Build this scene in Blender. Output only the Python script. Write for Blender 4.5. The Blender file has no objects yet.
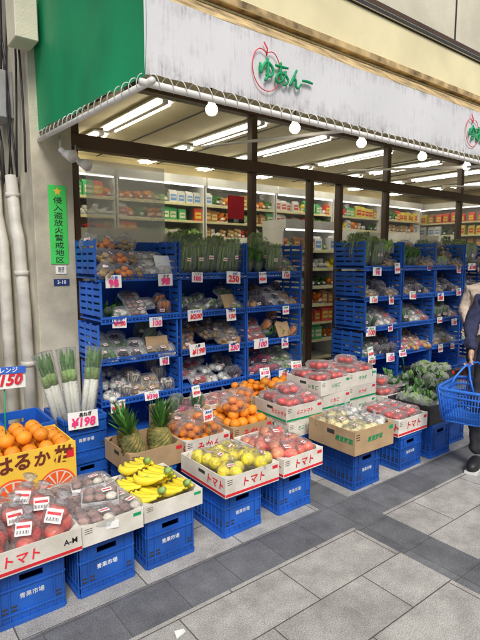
import bpy, bmesh, math, random
from mathutils import Vector, Matrix, noise, Euler
R=random.Random(7)
S=bpy.context.scene
COL=S.collection
rad=math.radians
S.view_settings.view_transform='Standard'; S.view_settings.look='None'; S.view_settings.exposure=0
# ---------- materials
MC={}
def M(name,col,rough=.6,var=.15,scale=8,bump=0,bscale=60,metal=0,emit=0,rnd=.12,dirt=None,coat=0):
    if name in MC: return MC[name]
    m=bpy.data.materials.new(name); m.use_nodes=True; nt=m.node_tree; N=nt.nodes; L=nt.links
    b=N['Principled BSDF']; b.inputs['Roughness'].default_value=rough; b.inputs['Metallic'].default_value=metal
    b.inputs['Coat Weight'].default_value=coat
    tc=N.new('ShaderNodeTexCoord'); oi=N.new('ShaderNodeObjectInfo')
    vm=N.new('ShaderNodeVectorMath'); vm.operation='ADD'
    L.new(tc.outputs['Object'],vm.inputs[0]); L.new(oi.outputs['Random'],vm.inputs[1])
    no=N.new('ShaderNodeTexNoise'); no.inputs['Scale'].default_value=scale; no.inputs['Detail'].default_value=5
    L.new(vm.outputs[0],no.inputs['Vector'])
    r=N.new('ShaderNodeValToRGB'); r.color_ramp.elements[0].position=.3; r.color_ramp.elements[1].position=.7
    lo=[max(0,c*(1-var)) for c in col]; hi=[min(1,c*(1+var)) for c in col]
    if dirt: lo=dirt
    r.color_ramp.elements[0].color=(*lo,1); r.color_ramp.elements[1].color=(*hi,1)
    L.new(no.outputs['Fac'],r.inputs[0])
    hs=N.new('ShaderNodeHueSaturation'); mr=N.new('ShaderNodeMapRange')
    mr.inputs['To Min'].default_value=1-rnd; mr.inputs['To Max'].default_value=1+rnd
    L.new(oi.outputs['Random'],mr.inputs['Value']); L.new(mr.outputs[0],hs.inputs['Value']); L.new(r.outputs[0],hs.inputs['Color'])
    L.new(hs.outputs[0],b.inputs['Base Color'])
    if bump:
        n2=N.new('ShaderNodeTexNoise'); n2.inputs['Scale'].default_value=bscale; n2.inputs['Detail'].default_value=4
        L.new(vm.outputs[0],n2.inputs['Vector'])
        bp=N.new('ShaderNodeBump'); bp.inputs['Strength'].default_value=bump; bp.inputs['Distance'].default_value=.01
        L.new(n2.outputs['Fac'],bp.inputs['Height']); L.new(bp.outputs[0],b.inputs['Normal'])
    if emit:
        L.new(hs.outputs[0],b.inputs['Emission Color']); b.inputs['Emission Strength'].default_value=emit
    MC[name]=m; return m
def film(name,op=.14,rough=.18,bs=45,tint=(1,1,1),bstr=.6,fr=.5,col=(.85,.87,.9)):
    if name in MC: return MC[name]
    m=bpy.data.materials.new(name); m.use_nodes=True; nt=m.node_tree; N=nt.nodes; L=nt.links
    N.remove(N['Principled BSDF']); out=N['Material Output']
    t=N.new('ShaderNodeBsdfTransparent'); t.inputs[0].default_value=(*tint,1)
    g=N.new('ShaderNodeBsdfPrincipled'); g.inputs['Base Color'].default_value=(*col,1); g.inputs['Roughness'].default_value=rough
    f=N.new('ShaderNodeLayerWeight'); f.inputs[0].default_value=.35
    a=N.new('ShaderNodeMath'); a.operation='MULTIPLY_ADD'; a.inputs[1].default_value=fr; a.inputs[2].default_value=op; a.use_clamp=True
    mx=N.new('ShaderNodeMixShader')
    L.new(f.outputs['Fresnel'],a.inputs[0]); L.new(a.outputs[0],mx.inputs[0]); L.new(t.outputs[0],mx.inputs[1]); L.new(g.outputs[0],mx.inputs[2]); L.new(mx.outputs[0],out.inputs[0])
    if bs:
        tc=N.new('ShaderNodeTexCoord'); n=N.new('ShaderNodeTexNoise'); n.inputs['Scale'].default_value=bs
        bp=N.new('ShaderNodeBump'); bp.inputs['Strength'].default_value=bstr; bp.inputs['Distance'].default_value=.02
        L.new(tc.outputs['Object'],n.inputs['Vector']); L.new(n.outputs['Fac'],bp.inputs['Height']); L.new(bp.outputs[0],g.inputs['Normal']); L.new(bp.outputs[0],f.inputs['Normal'])
    MC[name]=m; return m
blue=M('blue_plastic',(.014,.115,.52),.48,.2,5,.08,90,rnd=.22,dirt=(.012,.075,.34))
blue2=M('blue_plastic_bright',(.03,.20,.80),.4,.1,6)
card=M('white_card',(.88,.88,.86),.6,.03,5,rnd=.03)
redp=M('red_print',(.75,.02,.04),.6,.05); greenp=M('green_print',(.0,.34,.12),.6,.05); blackp=M('black_print',(.02,.02,.02),.6,.05)
whitep=M('white_print',(.75,.78,.82),.6,.05); pinkp=M('pink_print',(.85,.04,.22),.6,.05); bluep=M('blue_print',(.03,.12,.55),.6,.05)
cart=M('white_carton',(.76,.73,.66),.75,.08,9,.15,120,dirt=(.62,.58,.50))
kraft=M('kraft_cardboard',(.50,.34,.19),.85,.12,9,.2,120)
yell=M('yellow_carton',(.90,.58,.06),.6,.08,6)
orpr=M('orange_print',(.85,.12,.02),.6,.08); maro=M('maroon_print',(.16,.03,.02),.6,.08)
orng=M('orange_peel',(.95,.31,.02),.42,.12,7,.35,220); mand=M('mandarin_peel',(.95,.28,.01),.4,.12,9,.3,200)
tom=M('tomato_skin',(.80,.045,.03),.25,.2,6,rnd=.25); tomp=M('pink_apple',(.78,.09,.09),.3,.35,14,rnd=.2,dirt=(.85,.42,.20)); rapp=M('red_apple',(.66,.05,.07),.3,.3,16,rnd=.2,dirt=(.80,.28,.18))
yel=M('yellow_peel',(1.0,.80,.05),.4,.1,8,.15,150); ban=M('banana_peel',(1.0,.80,.06),.45,.06,9,rnd=.06); crm_=M('cream_skin',(.88,.78,.42),.5,.15,10)
dk=M('dark_stem',(.06,.045,.02),.8); pin=M('pineapple_skin',(.22,.17,.05),.75,.5,30,.8,80,dirt=(.07,.10,.03))
lf=M('leaf_green',(.07,.22,.03),.5,.45,14,.2,60,rnd=.25); lf2=M('pale_leaf',(.28,.44,.13),.5,.3,14,.2,50,rnd=.2); lf3=M('dark_leaf',(.03,.11,.02),.5,.4,14,.2,50); lf4=M('leek_leaf',(.20,.38,.14),.5,.3,20,.1,60)
wht=M('white_root',(.85,.86,.78),.45,.08,10); pot=M('potato_skin',(.52,.35,.16),.8,.2,20,.3,60); oni=M('onion_skin',(.62,.32,.10),.4,.25,25)
carr=M('carrot_skin',(.88,.28,.03),.5,.15,20); egg=M('eggplant_skin',(.03,.01,.05),.2,.3,8,rnd=.3); cuc=M('cucumber_skin',(.04,.17,.02),.4,.35,30,.4,90)
mush=M('mushroom_cap',(.42,.28,.24),.65,.3,25,.3,60,dirt=(.22,.12,.11)); mushw=M('mushroom_pale',(.82,.76,.66),.7,.15,18)
foam=M('white_foam',(.88,.88,.88),.6,.03); rad_=M('radish_skin',(.6,.05,.14),.4,.2,10)
clear=film('clear_film',.06,.10,80,bstr=1,fr=.5); clearw=film('milky_film',.2,.18,55,bstr=.9)
glass=film('window_glass',.01,.03,0,fr=.30,col=(.3,.3,.3))
steel=M('steel',(.5,.5,.5),.35,.1,metal=.9); white=M('white_paint',(.80,.79,.76),.45,.1,5,rnd=.05); black=M('black_plastic',(.02,.02,.022),.5,.3)
cord=M('cord',(.72,.71,.68),.7,.2,30)
brown=M('brown_aluminium',(.075,.04,.02),.35,.25,4); cream=M('cream_wall',(.70,.66,.52),.85,.12,3,.25,90,rnd=.03)
wallm=M('stucco_wall',(.56,.52,.41),.9,.18,4,.5,150,rnd=.02,dirt=(.38,.35,.28)); soff=M('soffit_cream',(.82,.74,.42),.8,.12,2)
grn=M('green_canvas',(.0,.28,.11),.55,.2,2,.1,30,rnd=.02); tan=M('tan_weathered',(.50,.37,.18),.8,.5,9,.2,40,dirt=(.16,.11,.06))
yelband=M('yellow_cream_metal',(.85,.77,.48),.5,.1,3); pvc=M('pvc_pipe',(.62,.60,.55),.5,.15,6,dirt=(.42,.40,.36))
darkm=M('dark_gap',(.04,.04,.045),.8); wood=M('wood_plank',(.32,.14,.06),.7,.35,12,.2,60)
lampm=M('lit_tube',(1,.95,.78),.5,0,emit=17); bulbm=M('lit_bulb',(1,.9,.7),.5,0,emit=18)
signgr=M('sign_green',(.06,.62,.12),.5,.05)
# ---------- mesh builder
class B:
    def __init__(s): s.v=[];s.f=[];s.mi=[];s.mats=[];s.sm=[]
    def add(s,vs,fs,mat,sm=False,mx=None):
        if mat not in s.mats: s.mats.append(mat)
        k=s.mats.index(mat); o=len(s.v)
        s.v+=[(mx@Vector(v)) if mx else Vector(v) for v in vs]
        for f in fs: s.f.append([i+o for i in f]); s.mi.append(k); s.sm.append(sm)
        return s
    def box(s,x0,x1,y0,y1,z0,z1,mat,mx=None):
        return s.add([(x0,y0,z0),(x1,y0,z0),(x1,y1,z0),(x0,y1,z0),(x0,y0,z1),(x1,y0,z1),(x1,y1,z1),(x0,y1,z1)],
          [(3,2,1,0),(4,5,6,7),(0,1,5,4),(1,2,6,5),(2,3,7,6),(3,0,4,7)],mat,False,mx)
    def tube(s,pts,rr,mat,n=8,sm=True,sq=1,mx=None):
        pts=[Vector(p) for p in pts]; 
        if not hasattr(rr,'__len__'): rr=[rr]*len(pts)
        vs=[];fs=[]; up=None
        for i,p in enumerate(pts):
            t=(pts[min(i+1,len(pts)-1)]-pts[max(i-1,0)]).normalized()
            if up is None:
                up=Vector((0,0,1)) if abs(t.z)<.9 else Vector((0,1,0))
            a=t.cross(up).normalized(); up=a.cross(t).normalized()
            for j in range(n):
                w=2*math.pi*j/n; vs.append(p+(a*math.cos(w)+up*math.sin(w)*sq)*rr[i])
        for i in range(len(pts)-1):
            for j in range(n):
                k=(j+1)%n; fs.append((i*n+j,i*n+k,(i+1)*n+k,(i+1)*n+j))
        fs.append(tuple(range(n))[::-1]); fs.append(tuple((len(pts)-1)*n+j for j in range(n)))
        return s.add(vs,fs,mat,sm,mx)
    def sph(s,c,r,mat,u=14,v=9,amp=0,fr=20,mx=None,e=1,seed=0):
        if not hasattr(r,'__len__'): r=(r,r,r)
        vs=[];fs=[]
        pw=lambda x:math.copysign(abs(x)**e,x)
        for i in range(v+1):
            th=math.pi*i/v
            for j in range(u):
                ph=2*math.pi*j/u
                d=Vector((pw(math.sin(th))*pw(math.cos(ph)),pw(math.sin(th))*pw(math.sin(ph)),pw(math.cos(th))))
                k=1+(amp*noise.noise(d*2.2*fr/20+Vector((seed,seed,0))) if amp else 0)
                vs.append(Vector(c)+Vector((d.x*r[0],d.y*r[1],d.z*r[2]))*k)
        for i in range(v):
            for j in range(u):
                k=(j+1)%u; fs.append((i*u+j,(i+1)*u+j,(i+1)*u+k,i*u+k))
        return s.add(vs,fs,mat,True,mx)
    def leaf(s,p,d,L,w,mat,droop=.3,n=4,side=None):
        p=Vector(p); d=Vector(d).normalized(); a=side or d.cross(Vector((0,0,1)))
        if a.length<.05: a=Vector((1,0,0))
        a.normalize(); vs=[];fs=[]
        for i in range(n+1):
            t=i/n; q=p+d*L*t+Vector((0,0,-droop*L*t*t)); ww=w*math.sin(math.pi*min(.97,.12+t*.86))
            nn=a.cross(d)*.25*ww
            vs+=[q-a*ww,q-nn,q+a*ww]
        for i in range(n):
            o=i*3; fs+=[(o,o+1,o+4,o+3),(o+1,o+2,o+5,o+4)]
        return s.add(vs,fs,mat,True)
    def mesh(s,name,bev=0):
        me=bpy.data.meshes.new(name); me.from_pydata(s.v,[],s.f)
        for m in s.mats: me.materials.append(m)
        me.polygons.foreach_set('material_index',s.mi); me.polygons.foreach_set('use_smooth',s.sm)
        bm=bmesh.new(); bm.from_mesh(me)
        if bev:
            es=[e for e in bm.edges if len(e.link_faces)==2 and e.calc_face_angle(0)>.6]
            bmesh.ops.bevel(bm,geom=es,offset=bev,segments=1,affect='EDGES',clamp_overlap=True)
        else: bmesh.ops.remove_doubles(bm,verts=bm.verts,dist=1e-6)
        bmesh.ops.recalc_face_normals(bm,faces=bm.faces); bm.to_mesh(me); bm.free(); me.update(); return me
def obj(name,me,loc=(0,0,0),rot=(0,0,0),par=None,sc=1):
    o=bpy.data.objects.new(name,me); COL.objects.link(o); o.location=loc
    o.rotation_euler=rot if hasattr(rot,'__len__') else (0,0,rot)
    o.scale=(sc,sc,sc) if not hasattr(sc,'__len__') else sc
    if par: o.parent=par
    return o
def thing(name,label,cat,me=None,loc=(0,0,0),rot=0,group=None,sc=1):
    o=obj(name,me,loc,rot,None,sc); o['label']=label; o['category']=cat
    if group: o['group']=group
    return o
def put(p,loc,rot=0,sc=1,label=None):
    o=thing(p['n'],label or p['l'],p['c'],p.get('m'),loc,rot,p.get('g'),sc)
    for q in p.get('parts',[]): obj(q[0],q[1],q[2] if len(q)>2 else (0,0,0),q[3] if len(q)>3 else 0,o)
    return o
TX={}
def text(s,size,mat,bold=.0,shear=0):
    k=(s,size,mat.name,bold,shear)
    if k in TX: return TX[k]
    cu=bpy.data.curves.new('t','FONT'); cu.body=s; cu.size=size; cu.align_x='CENTER'; cu.align_y='CENTER'; cu.resolution_u=2; cu.shear=shear
    cu.extrude=.0004; cu.offset=bold*size; cu.space_line=.8
    o=bpy.data.objects.new('t',cu); COL.objects.link(o); dg=bpy.context.evaluated_depsgraph_get()
    me=bpy.data.meshes.new_from_object(o.evaluated_get(dg)); bpy.data.objects.remove(o)
    me.materials.clear(); me.materials.append(mat); me.name='lettering'; TX[k]=me; return me
FR=(rad(90),0,0); LS=(rad(90),0,rad(-90))
# ---------- product prototypes
P={}
def proto(key,n,l,c,m=None,parts=(),g=None): P[key]=dict(n=n,l=l,c=c,m=m,parts=list(parts),g=g)
def fruit(mat,r=.038,fl=.92,stem=dk):
    b=B(); b.sph((0,0,r*fl),(r,r,r*fl),mat,16,11,.08,20,seed=R.random()*9); b.tube([(0,0,r*fl*1.93),(0,0,r*fl*2.08)],.003,stem,6); return b.mesh('fruit')
def pillow(w,d,h,mat=clear,neck=0,amp=.22):
    b=B(); b.sph((0,0,h/2),(w/2,d/2,h/2),mat,24,16,amp,42,e=.6,seed=R.random()*20)
    if neck: b.tube([(0,0,h*.93),(.004,0,h+.01),(.008,.004,h+.02),(.016,0,h+neck)],[w*.2,.010,.008,.026],mat,9)
    return b.mesh('plastic_film')
f_or=fruit(orng,.042); f_ma=fruit(mand,.033,.82); f_to=fruit(tom,.033,.85,lf); f_ap=fruit(tomp,.042); f_ye=fruit(yel,.040,.95); f_ra=fruit(rapp,.045,.9); f_cr=fruit(crm_,.036,.8)
proto('orange','orange','loose round orange with pitted peel','orange',f_or,g='oranges piled in a carton')
proto('mandarin','mandarin','small glossy orange mandarin lying in a carton','mandarin',f_ma,g='mandarins piled in a carton')
stk=B(); stk.box(-.022,.022,-.014,.014,0,.0008,card); stk.box(-.018,.018,-.004,.004,.0010,.0014,redp); stkm=stk.mesh('sticker')
def bagof(key,fm,fn,lab,cat,n,r,film_=clear,neck=.03,g=None,label=True):
    ps=[]
    if n==4: pos=[(-r,-r,0),(r,-r,0),(-r,r,0),(r,r,0)]
    else: pos=[(-r*1.1,-r,0),(r*1.1,-r,0),(-r*1.1,r,0),(r*1.1,r,0),(0,0,r*1.45),(0,-r*1.9,r*.9)]
    mx=[max(abs(p[i]) for p in pos)*2+2.2*r for i in (0,1)]; mz=max(p[2] for p in pos)+2.15*r
    for p in pos: ps.append((fn,fm,(p[0],p[1],p[2]+.002),R.random()*6))
    ps.append(('plastic_bag',pillow(mx[0],mx[1],mz,film_,neck)))
    if label: ps.append(('label_sticker',stkm,(.01,-r*.8,mz*.99),(.25,.1,.4)))
    proto(key,'bag_of_'+fn+'s',lab,cat,None,ps,g)
bagof('b_apple',f_ap,'apple','clear plastic bag of red and yellow apples','bag of apples',4,.040,g='bagged apples in a tray')
bagof('b_yellow',f_ye,'yellow_citrus','clear plastic bag of yellow citrus fruit','bag of fruit',4,.038,g='bagged yellow citrus in a tray')
bagof('b_mand',f_ma,'mandarin','plastic bag packed with orange mandarins','bag of mandarins',6,.033,g='bagged mandarins')
bagof('b_cream',f_cr,'pale_vegetable','clear pack of pale cream-yellow vegetables','bag of vegetables',4,.034,g='bagged root vegetables on shelves')
f_po=fruit(pot,.030,.75); f_on=fruit(oni,.035,.9); f_wh=fruit(wht,.034,.9)
bagof('b_pot',f_po,'potato','clear bag of brown potatoes','bag of potatoes',6,.030,g='bagged root vegetables on shelves')
bagof('b_oni',f_on,'onion','clear bag of brown onions','bag of onions',4,.035,g='bagged root vegetables on shelves')
bagof('b_tur',f_wh,'turnip','milky bag of white turnips','bag of turnips',4,.034,clearw,g='bagged root vegetables on shelves')
# tomato clear pack
ps=[('tomato',f_to,(x,y,.006),x*50) for x in (-.034,.034) for y in (-.034,.034)]
b=B(); b.add([(-.075,-.075,.0),(.075,-.075,0),(.075,.075,0),(-.075,.075,0),(-.088,-.088,.05),(.088,-.088,.05),(.088,.088,.05),(-.088,.088,.05),(-.07,-.07,.078),(.07,-.07,.078),(.07,.07,.078),(-.07,.07,.078)],[(0,1,2,3),(0,1,5,4),(1,2,6,5),(2,3,7,6),(3,0,4,7),(4,5,9,8),(5,6,10,9),(6,7,11,10),(7,4,8,11),(8,9,10,11)],film('pack_plastic',.10,.06,30,fr=.8,bstr=.3))
ps+=[('clear_pack',b.mesh('pack',.006)),('label_sticker',stkm,(.015,-.02,.079),(0,0,.2))]
proto('b_tom','tomato_pack','clear plastic pack of ripe red tomatoes','tomato pack',None,ps,'packed tomatoes')
# upright apple bags
ps=[('apple',f_ra,(-.0,-.012,.004),1),('apple',f_ra,(.014,.05,.03),2),('apple',f_ra,(-.01,.02,.075),3)]
b=B(); b.sph((0,.012,.085),(.066,.066,.092),clear,22,14,.18,40,e=.65); b.tube([(0,.012,.165),(.005,.012,.185),(.012,.01,.215)],[.03,.012,.035],clearw,10); ps.append(('clear_bag',b.mesh('bag')))
b=B(); b.box(-.036,.036,-.001,.001,-.030,.030,card)
for k in range(12): b.box(-.028+k*.0046,-.028+k*.0046+(.0018 if k%3 else .003),-.0016,-.0011,-.022,-.006,blackp)
b.box(-.03,.03,-.0016,-.0011,.004,.016,redp); ps.append(('printed_label',b.mesh('label'),(.0,-.050,.128),(-.45,0,.05)))
proto('applebag','apple_bag','upright clear bag of red apples with white barcode label','bag of apples',None,ps,'apple bags in a tray')
def sticks(key,n,lab,cat,mat,cnt,L,r,tip=None,fm=clear,part='vegetable',g='vegetable packs on shelves',taper=.5):
    b=B()
    for i in range(cnt):
        x=(i-(cnt-1)/2)*r*1.7; y=(i%3-1)*r*.9; j=lambda:R.uniform(-.010,.010)
        pts=[(x+j(),y+j(),.01),(x+j(),y+j(),L*.5),(x+j(),y+j(),L*.9),(x,y,L*R.uniform(.92,1))]
        b.tube(pts,[r*taper,r*.9,r,r*.4],mat,9)
        if tip:
            for k in range(3): b.leaf((x,y,L*.93),(R.uniform(-.4,.4),R.uniform(-.4,.2),1),L*.25,r*.8,tip,.2,3)
    ps=[(part,b.mesh(part))]
    if fm: ps.append(('plastic_film',pillow(cnt*r*1.9+.03,r*4+.03,L*1.04,fm)))
    ps.append(('label_sticker',stkm,(0,-r*2-.02,L*.5),(rad(85),0,R.uniform(-.3,.3))))
    proto(key,n,lab,cat,None,ps,g)
sticks('carrot','carrot_pack','clear bag of orange carrots','carrots',carr,3,.14,.016,part='carrots')
sticks('cucumber','cucumber_pack','clear bag of dark green cucumbers','cucumbers',cuc,4,.17,.012,part='cucumbers',taper=.9)
sticks('daikon','daikon_pack','film wrapped white daikon radishes with trimmed green tops','daikon',wht,3,.17,.022,lf2,clear,part='daikon_roots')
sticks('eggplant','eggplant_pack','clear bag of shiny dark eggplants','eggplants',egg,4,.12,.021,part='eggplants',taper=1.1)
sticks('radish','radish_pack','clear bag of pinkish red radishes','radishes',rad_,5,.09,.018,part='radishes')
sticks('asparagus','green_bundle','upright bundle of pale green stalks wrapped in film','green vegetables',lf2,9,.23,.0075,lf2,clear,part='green_stalks',taper=1)
def leafy(key,mat,mat2,h,w,n,lab,cat='leafy greens',fm=None):
    b=B()
    for i in range(n):
        a=R.uniform(0,6.28); q=R.uniform(0,.5)
        b.tube([(math.cos(a)*.012,math.sin(a)*.012,0),(math.cos(a)*.02,math.sin(a)*.02,h*.45)],.003,mat2,5)
        b.leaf((math.cos(a)*.015,math.sin(a)*.015,h*.35),(math.cos(a)*q,math.sin(a)*q,1),h*R.uniform(.45,.75),w*R.uniform(.6,1.1),mat,R.uniform(.05,.5))
    ps=[('leaves',b.mesh('leaves'))]
    if fm: ps.append(('plastic_film',pillow(w*3.4,w*2.6,h*.85,fm)))
    proto(key,'leafy_greens',lab,cat,None,ps,'leafy greens on shelves')
leafy('spinach',lf,lf2,.20,.022,28,'upright bunch of green leafy vegetables in film',fm=clear)
leafy('lettuce',lf2,wht,.15,.040,26,'loose head of pale green lettuce leaves in film',fm=clearw)
leafy('greens',lf,lf2,.18,.022,30,'bunch of dark green leaves in film',fm=clearw)
b=B(); b.sph((0,0,.075),(.085,.085,.075),lf2,18,12,.12,40)
for i in range(9):
    a=i*.7; b.leaf((math.cos(a)*.05,math.sin(a)*.05,.015),(math.cos(a)*.6,math.sin(a)*.6,.9),.14,.06,lf2,-.1,4,Vector((-math.sin(a),math.cos(a),0)))
proto('cabbage','cabbage','round pale green cabbage with loose outer leaves','cabbage',b.mesh('cabbage'),g='cabbages on the stall')
b=B(); b.box(-.08,.08,-.055,.055,0,.006,foam); b.box(-.083,.083,-.06,-.054,0,.028,foam); b.box(-.083,.083,.054,.06,0,.028,foam); b.box(-.083,-.078,-.054,.054,0,.028,foam); b.box(.078,.083,-.054,.054,0,.028,foam)
traym=b.mesh('foam_tray')
c=B()
for i in range(6):
    x=-.05+.05*(i%3);y=-.028+.055*(i//3); c.tube([(x,y,.007),(x+.003,y,.03)],.009,mushw,7); c.sph((x,y,.036),(.026,.025,.017),mush if i!=2 else mushw,12,7,.15)
proto('mushroom','mushroom_pack','white tray of large brown shiitake mushrooms under film','mushrooms',None,[('foam_tray',traym),('mushrooms',c.mesh('mushrooms')),('plastic_film',pillow(.178,.133,.066,clear,amp=.08)),('label_sticker',stkm,(.03,-.02,.066),(0,0,.3))],'mushroom packs')
c=B()
for i in range(14):
    x=R.uniform(-.05,.05);y=R.uniform(-.025,.025); c.tube([(x*.6,y,.0),(x,y,.11)],.005,mushw,6); c.sph((x,y,.115),(.011,.011,.008),mushw,8,5)
proto('enoki','pale_mushroom_pack','clear bag of pale thin-stemmed mushrooms','mushrooms',None,[('mushrooms',c.mesh('mushrooms')),('plastic_film',pillow(.14,.08,.14,clear))],'mushroom packs')
for i,(mt,r,n) in enumerate([(lf,.024,10),(tom,.022,8),(wht,.026,7),(pot,.025,8),(lf2,.028,8),(egg,.022,8)]):
    c=B()
    for k in range(n): c.sph((R.uniform(-.055,.055),R.uniform(-.03,.03),.018+k*.003),(r,r*.9,r*.7),mt,10,7,.3,50,seed=k)
    proto('tp%d'%i,'produce_tray','white foam tray of vegetables wrapped in clear film','vegetable tray',None,[('foam_tray',traym),('vegetables',c.mesh('v')),('plastic_film',pillow(.178,.133,.075,clear,amp=.1)),('label_sticker',stkm,(-.03,-.02,.073),(0,0,.1))],'wrapped vegetable trays on shelves')
def banana():
    b=B()
    for i in range(5):
        pts=[]; rr=[]
        for k in range(10):
            t=k/9; th=-.2+t*1.6; y=math.sin(th)*.15; z=.04+.10*(1-math.cos(th-.75))*.9
            x0=(i-2)*(.010+.027*math.sin(math.pi*min(1,t*.65+.08)))
            pts.append((x0,y-.06,z+(.006 if i%2 else 0))); rr.append([.007,.011,.018,.0215,.0225,.0225,.021,.017,.010,.005][k])
        b.tube(pts,rr,ban,6); b.sph(pts[-1],.006,dk,6,4)
    b.tube([(0,-.085,.10),(0,-.115,.118)],[.020,.013],lf2,8)
    proto('banana','banana_bunch','neat hand of bright yellow bananas','bananas',b.mesh('bananas'),g='banana bunches in a tray')
banana()
def pineapple():
    b=B(); u,v=26,22; vs=[];fs=[]
    for i in range(v+1):
        th=math.pi*i/v
        for j in range(u):
            ph=2*math.pi*(j+(i%2)*.5)/u; k=1+(.07 if (i+j)%2 else -.03)
            vs.append((math.sin(th)**.6*math.cos(ph)*.058*k,math.sin(th)**.6*math.sin(ph)*.058*k,.085-math.cos(th)*.085))
    for i in range(v):
        for j in range(u): fs.append((i*u+j,i*u+(j+1)%u,(i+1)*u+(j+1)%u,(i+1)*u+j))
    b.add(vs,fs,pin)
    c=B()
    for i in range(46):
        a=i*2.4; q=1-i/50; c.leaf((math.cos(a)*.015,math.sin(a)*.015,.16+i*.0008),(math.cos(a)*q*.9,math.sin(a)*q*.9,1),R.uniform(.07,.15),.008,lf3 if i%3 else lf,.15,4)
    proto('pineapple','pineapple','dark green-brown pineapple with spiky green crown','pineapple',None,[('fruit_body',b.mesh('body')),('leaf_crown',c.mesh('crown'))],'pineapples in a carton')
pineapple()
b=B(); c=B()
for q in range(3):
    ox=(q-1)*.024; oy=.014*(q%2)
    b.tube([(ox,oy,0),(ox*.95,oy,.2),(ox*.9,oy,.32)],[.015,.016,.018],wht,9)
    c.tube([(ox*.9,oy,.315),(ox*1.0,oy,.38)],[.0185,.016],lf2,9)
    for i in range(5):
        a=i*1.3+q; c.leaf((ox,oy,.35),(math.cos(a)*.10+ox*2,math.sin(a)*.10,1),R.uniform(.10,.16),.013,lf4 if i%2 else lf,.03,5)
f=B(); f.tube([(0,0,-.005),(0,0,.15),(0,0,.33),(0,0,.45),(0,0,.50)],[.042,.045,.045,.05,.056],clear,16,sq=.7)
proto('leek','leek_bundle','thick bundle of white leeks with green tips in plastic','leeks',None,[('white_stalks',b.mesh('stalk')),('green_leaves',c.mesh('leaves')),('plastic_sleeve',f.mesh('sleeve'))],'leek bundles standing in a crate')
for i,(c1,c2) in enumerate([((.8,.1,.05),(.85,.75,.1)),((.85,.83,.75),(.2,.4,.75)),((.85,.7,.1),(.7,.05,.05)),((.1,.5,.18),(.9,.85,.6)),((.85,.83,.75),(.7,.1,.1)),((.4,.2,.08),(.85,.6,.2))]):
    a=M('pack_a%d'%i,c1,.35,.1); c=M('pack_b%d'%i,c2,.35,.1); b=B(); b.box(-.05,.05,-.03,.03,0,.13,a); b.box(-.038,.038,-.032,-.031,.03,.10,c); b.box(-.05,.05,-.006,.006,.131,.15,a); b.box(-.03,.03,-.034,-.0325,.06,.075,a)
    proto('pack%d'%i,'food_package','colourful printed food package on a shop shelf','food package',None,[('printed_package',b.mesh('package',.004))],'packages on the interior shelves')
for i,(mt,r,n) in enumerate([(lf,.03,9),(tom,.026,9),(lf2,.04,6),(yel,.03,7),(wht,.032,7),(pot,.03,8),(carr,.026,9),(mand,.032,7),(lf3,.03,9)]):
    b=B(); b.box(-.065,.065,-.045,.045,0,.012,foam)
    for k in range(n): b.sph((R.uniform(-.04,.04),R.uniform(-.025,.025),.02+k*.011),(r,r*.9,r*.75),mt,9,6,.35,50,seed=k)
    b.box(-.02,.02,-.055,-.053,.03,.055,card)
    proto('pp%d'%i,'produce_pack','packed fresh produce on a lit shop shelf','produce pack',b.mesh('produce'),g='produce packs on the interior shelves')
# ---------- price cards
cms=[]
for w,h in ((.06,.082),(.048,.075),(.072,.08),(.045,.095)):
    cm=B(); n=6
    vs=[];fs=[]
    for i in range(n+1):
        x=-w+2*w*i/n; y=.006*math.sin(i/n*math.pi)*(1 if w<.06 else -1)
        vs+=[(x,y,0),(x,y,h)]
    for i in range(n): fs.append((2*i,2*i+2,2*i+3,2*i+1))
    cm.add(vs,fs,card,True); cms.append((cm.mesh('card'),w,h))
def price(x,y,z,num='100',sub='きのこ',stick=0,rz=0,sc=1,tilt=.1,col=None,hdr=False):
    me,w,h=R.choice(cms) if not hdr else cms[2]; col=col or R.choice([redp,pinkp,pinkp,redp,redp])
    o=thing('price_card','white handwritten price card reading '+num+' on the stall','price card',me,(x,y,z),(-tilt,R.uniform(-.06,.06),rz),'price cards',sc)
    yo=-.0085 if w>=.06 else -.002
    sz=round(min(.06,w*.95*2/ (len(num)*.62)),3)
    obj('price_lettering',text(num,sz,col,.035,R.choice([0,.15,.3])),(R.uniform(-.004,.004),yo,h*.36),(rad(90),R.uniform(-.08,.08),0),o)
    if hdr:
        b=B(); b.box(-w,w,yo-.0004,yo+.0004,h*.68,h,bluep); obj('blue_header',b.mesh('hdr'),(0,0,0),0,o)
        obj('product_lettering',text(sub,.022,whitep,.02),(0,yo-.0010,h*.83),FR,o)
    else: obj('product_lettering',text(sub,.021,R.choice([blackp,blackp,greenp,bluep]),.02,.1),(R.uniform(-.008,.008),yo,h*.80),(rad(90),R.uniform(-.08,.08),0),o)
    if stick:
        b=B(); b.tube([(0,.008,.04),(0,.008,-stick)],.0022,greenp,6); obj('stick',b.mesh('stick'),(0,0,0),0,o)
    return o
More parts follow.
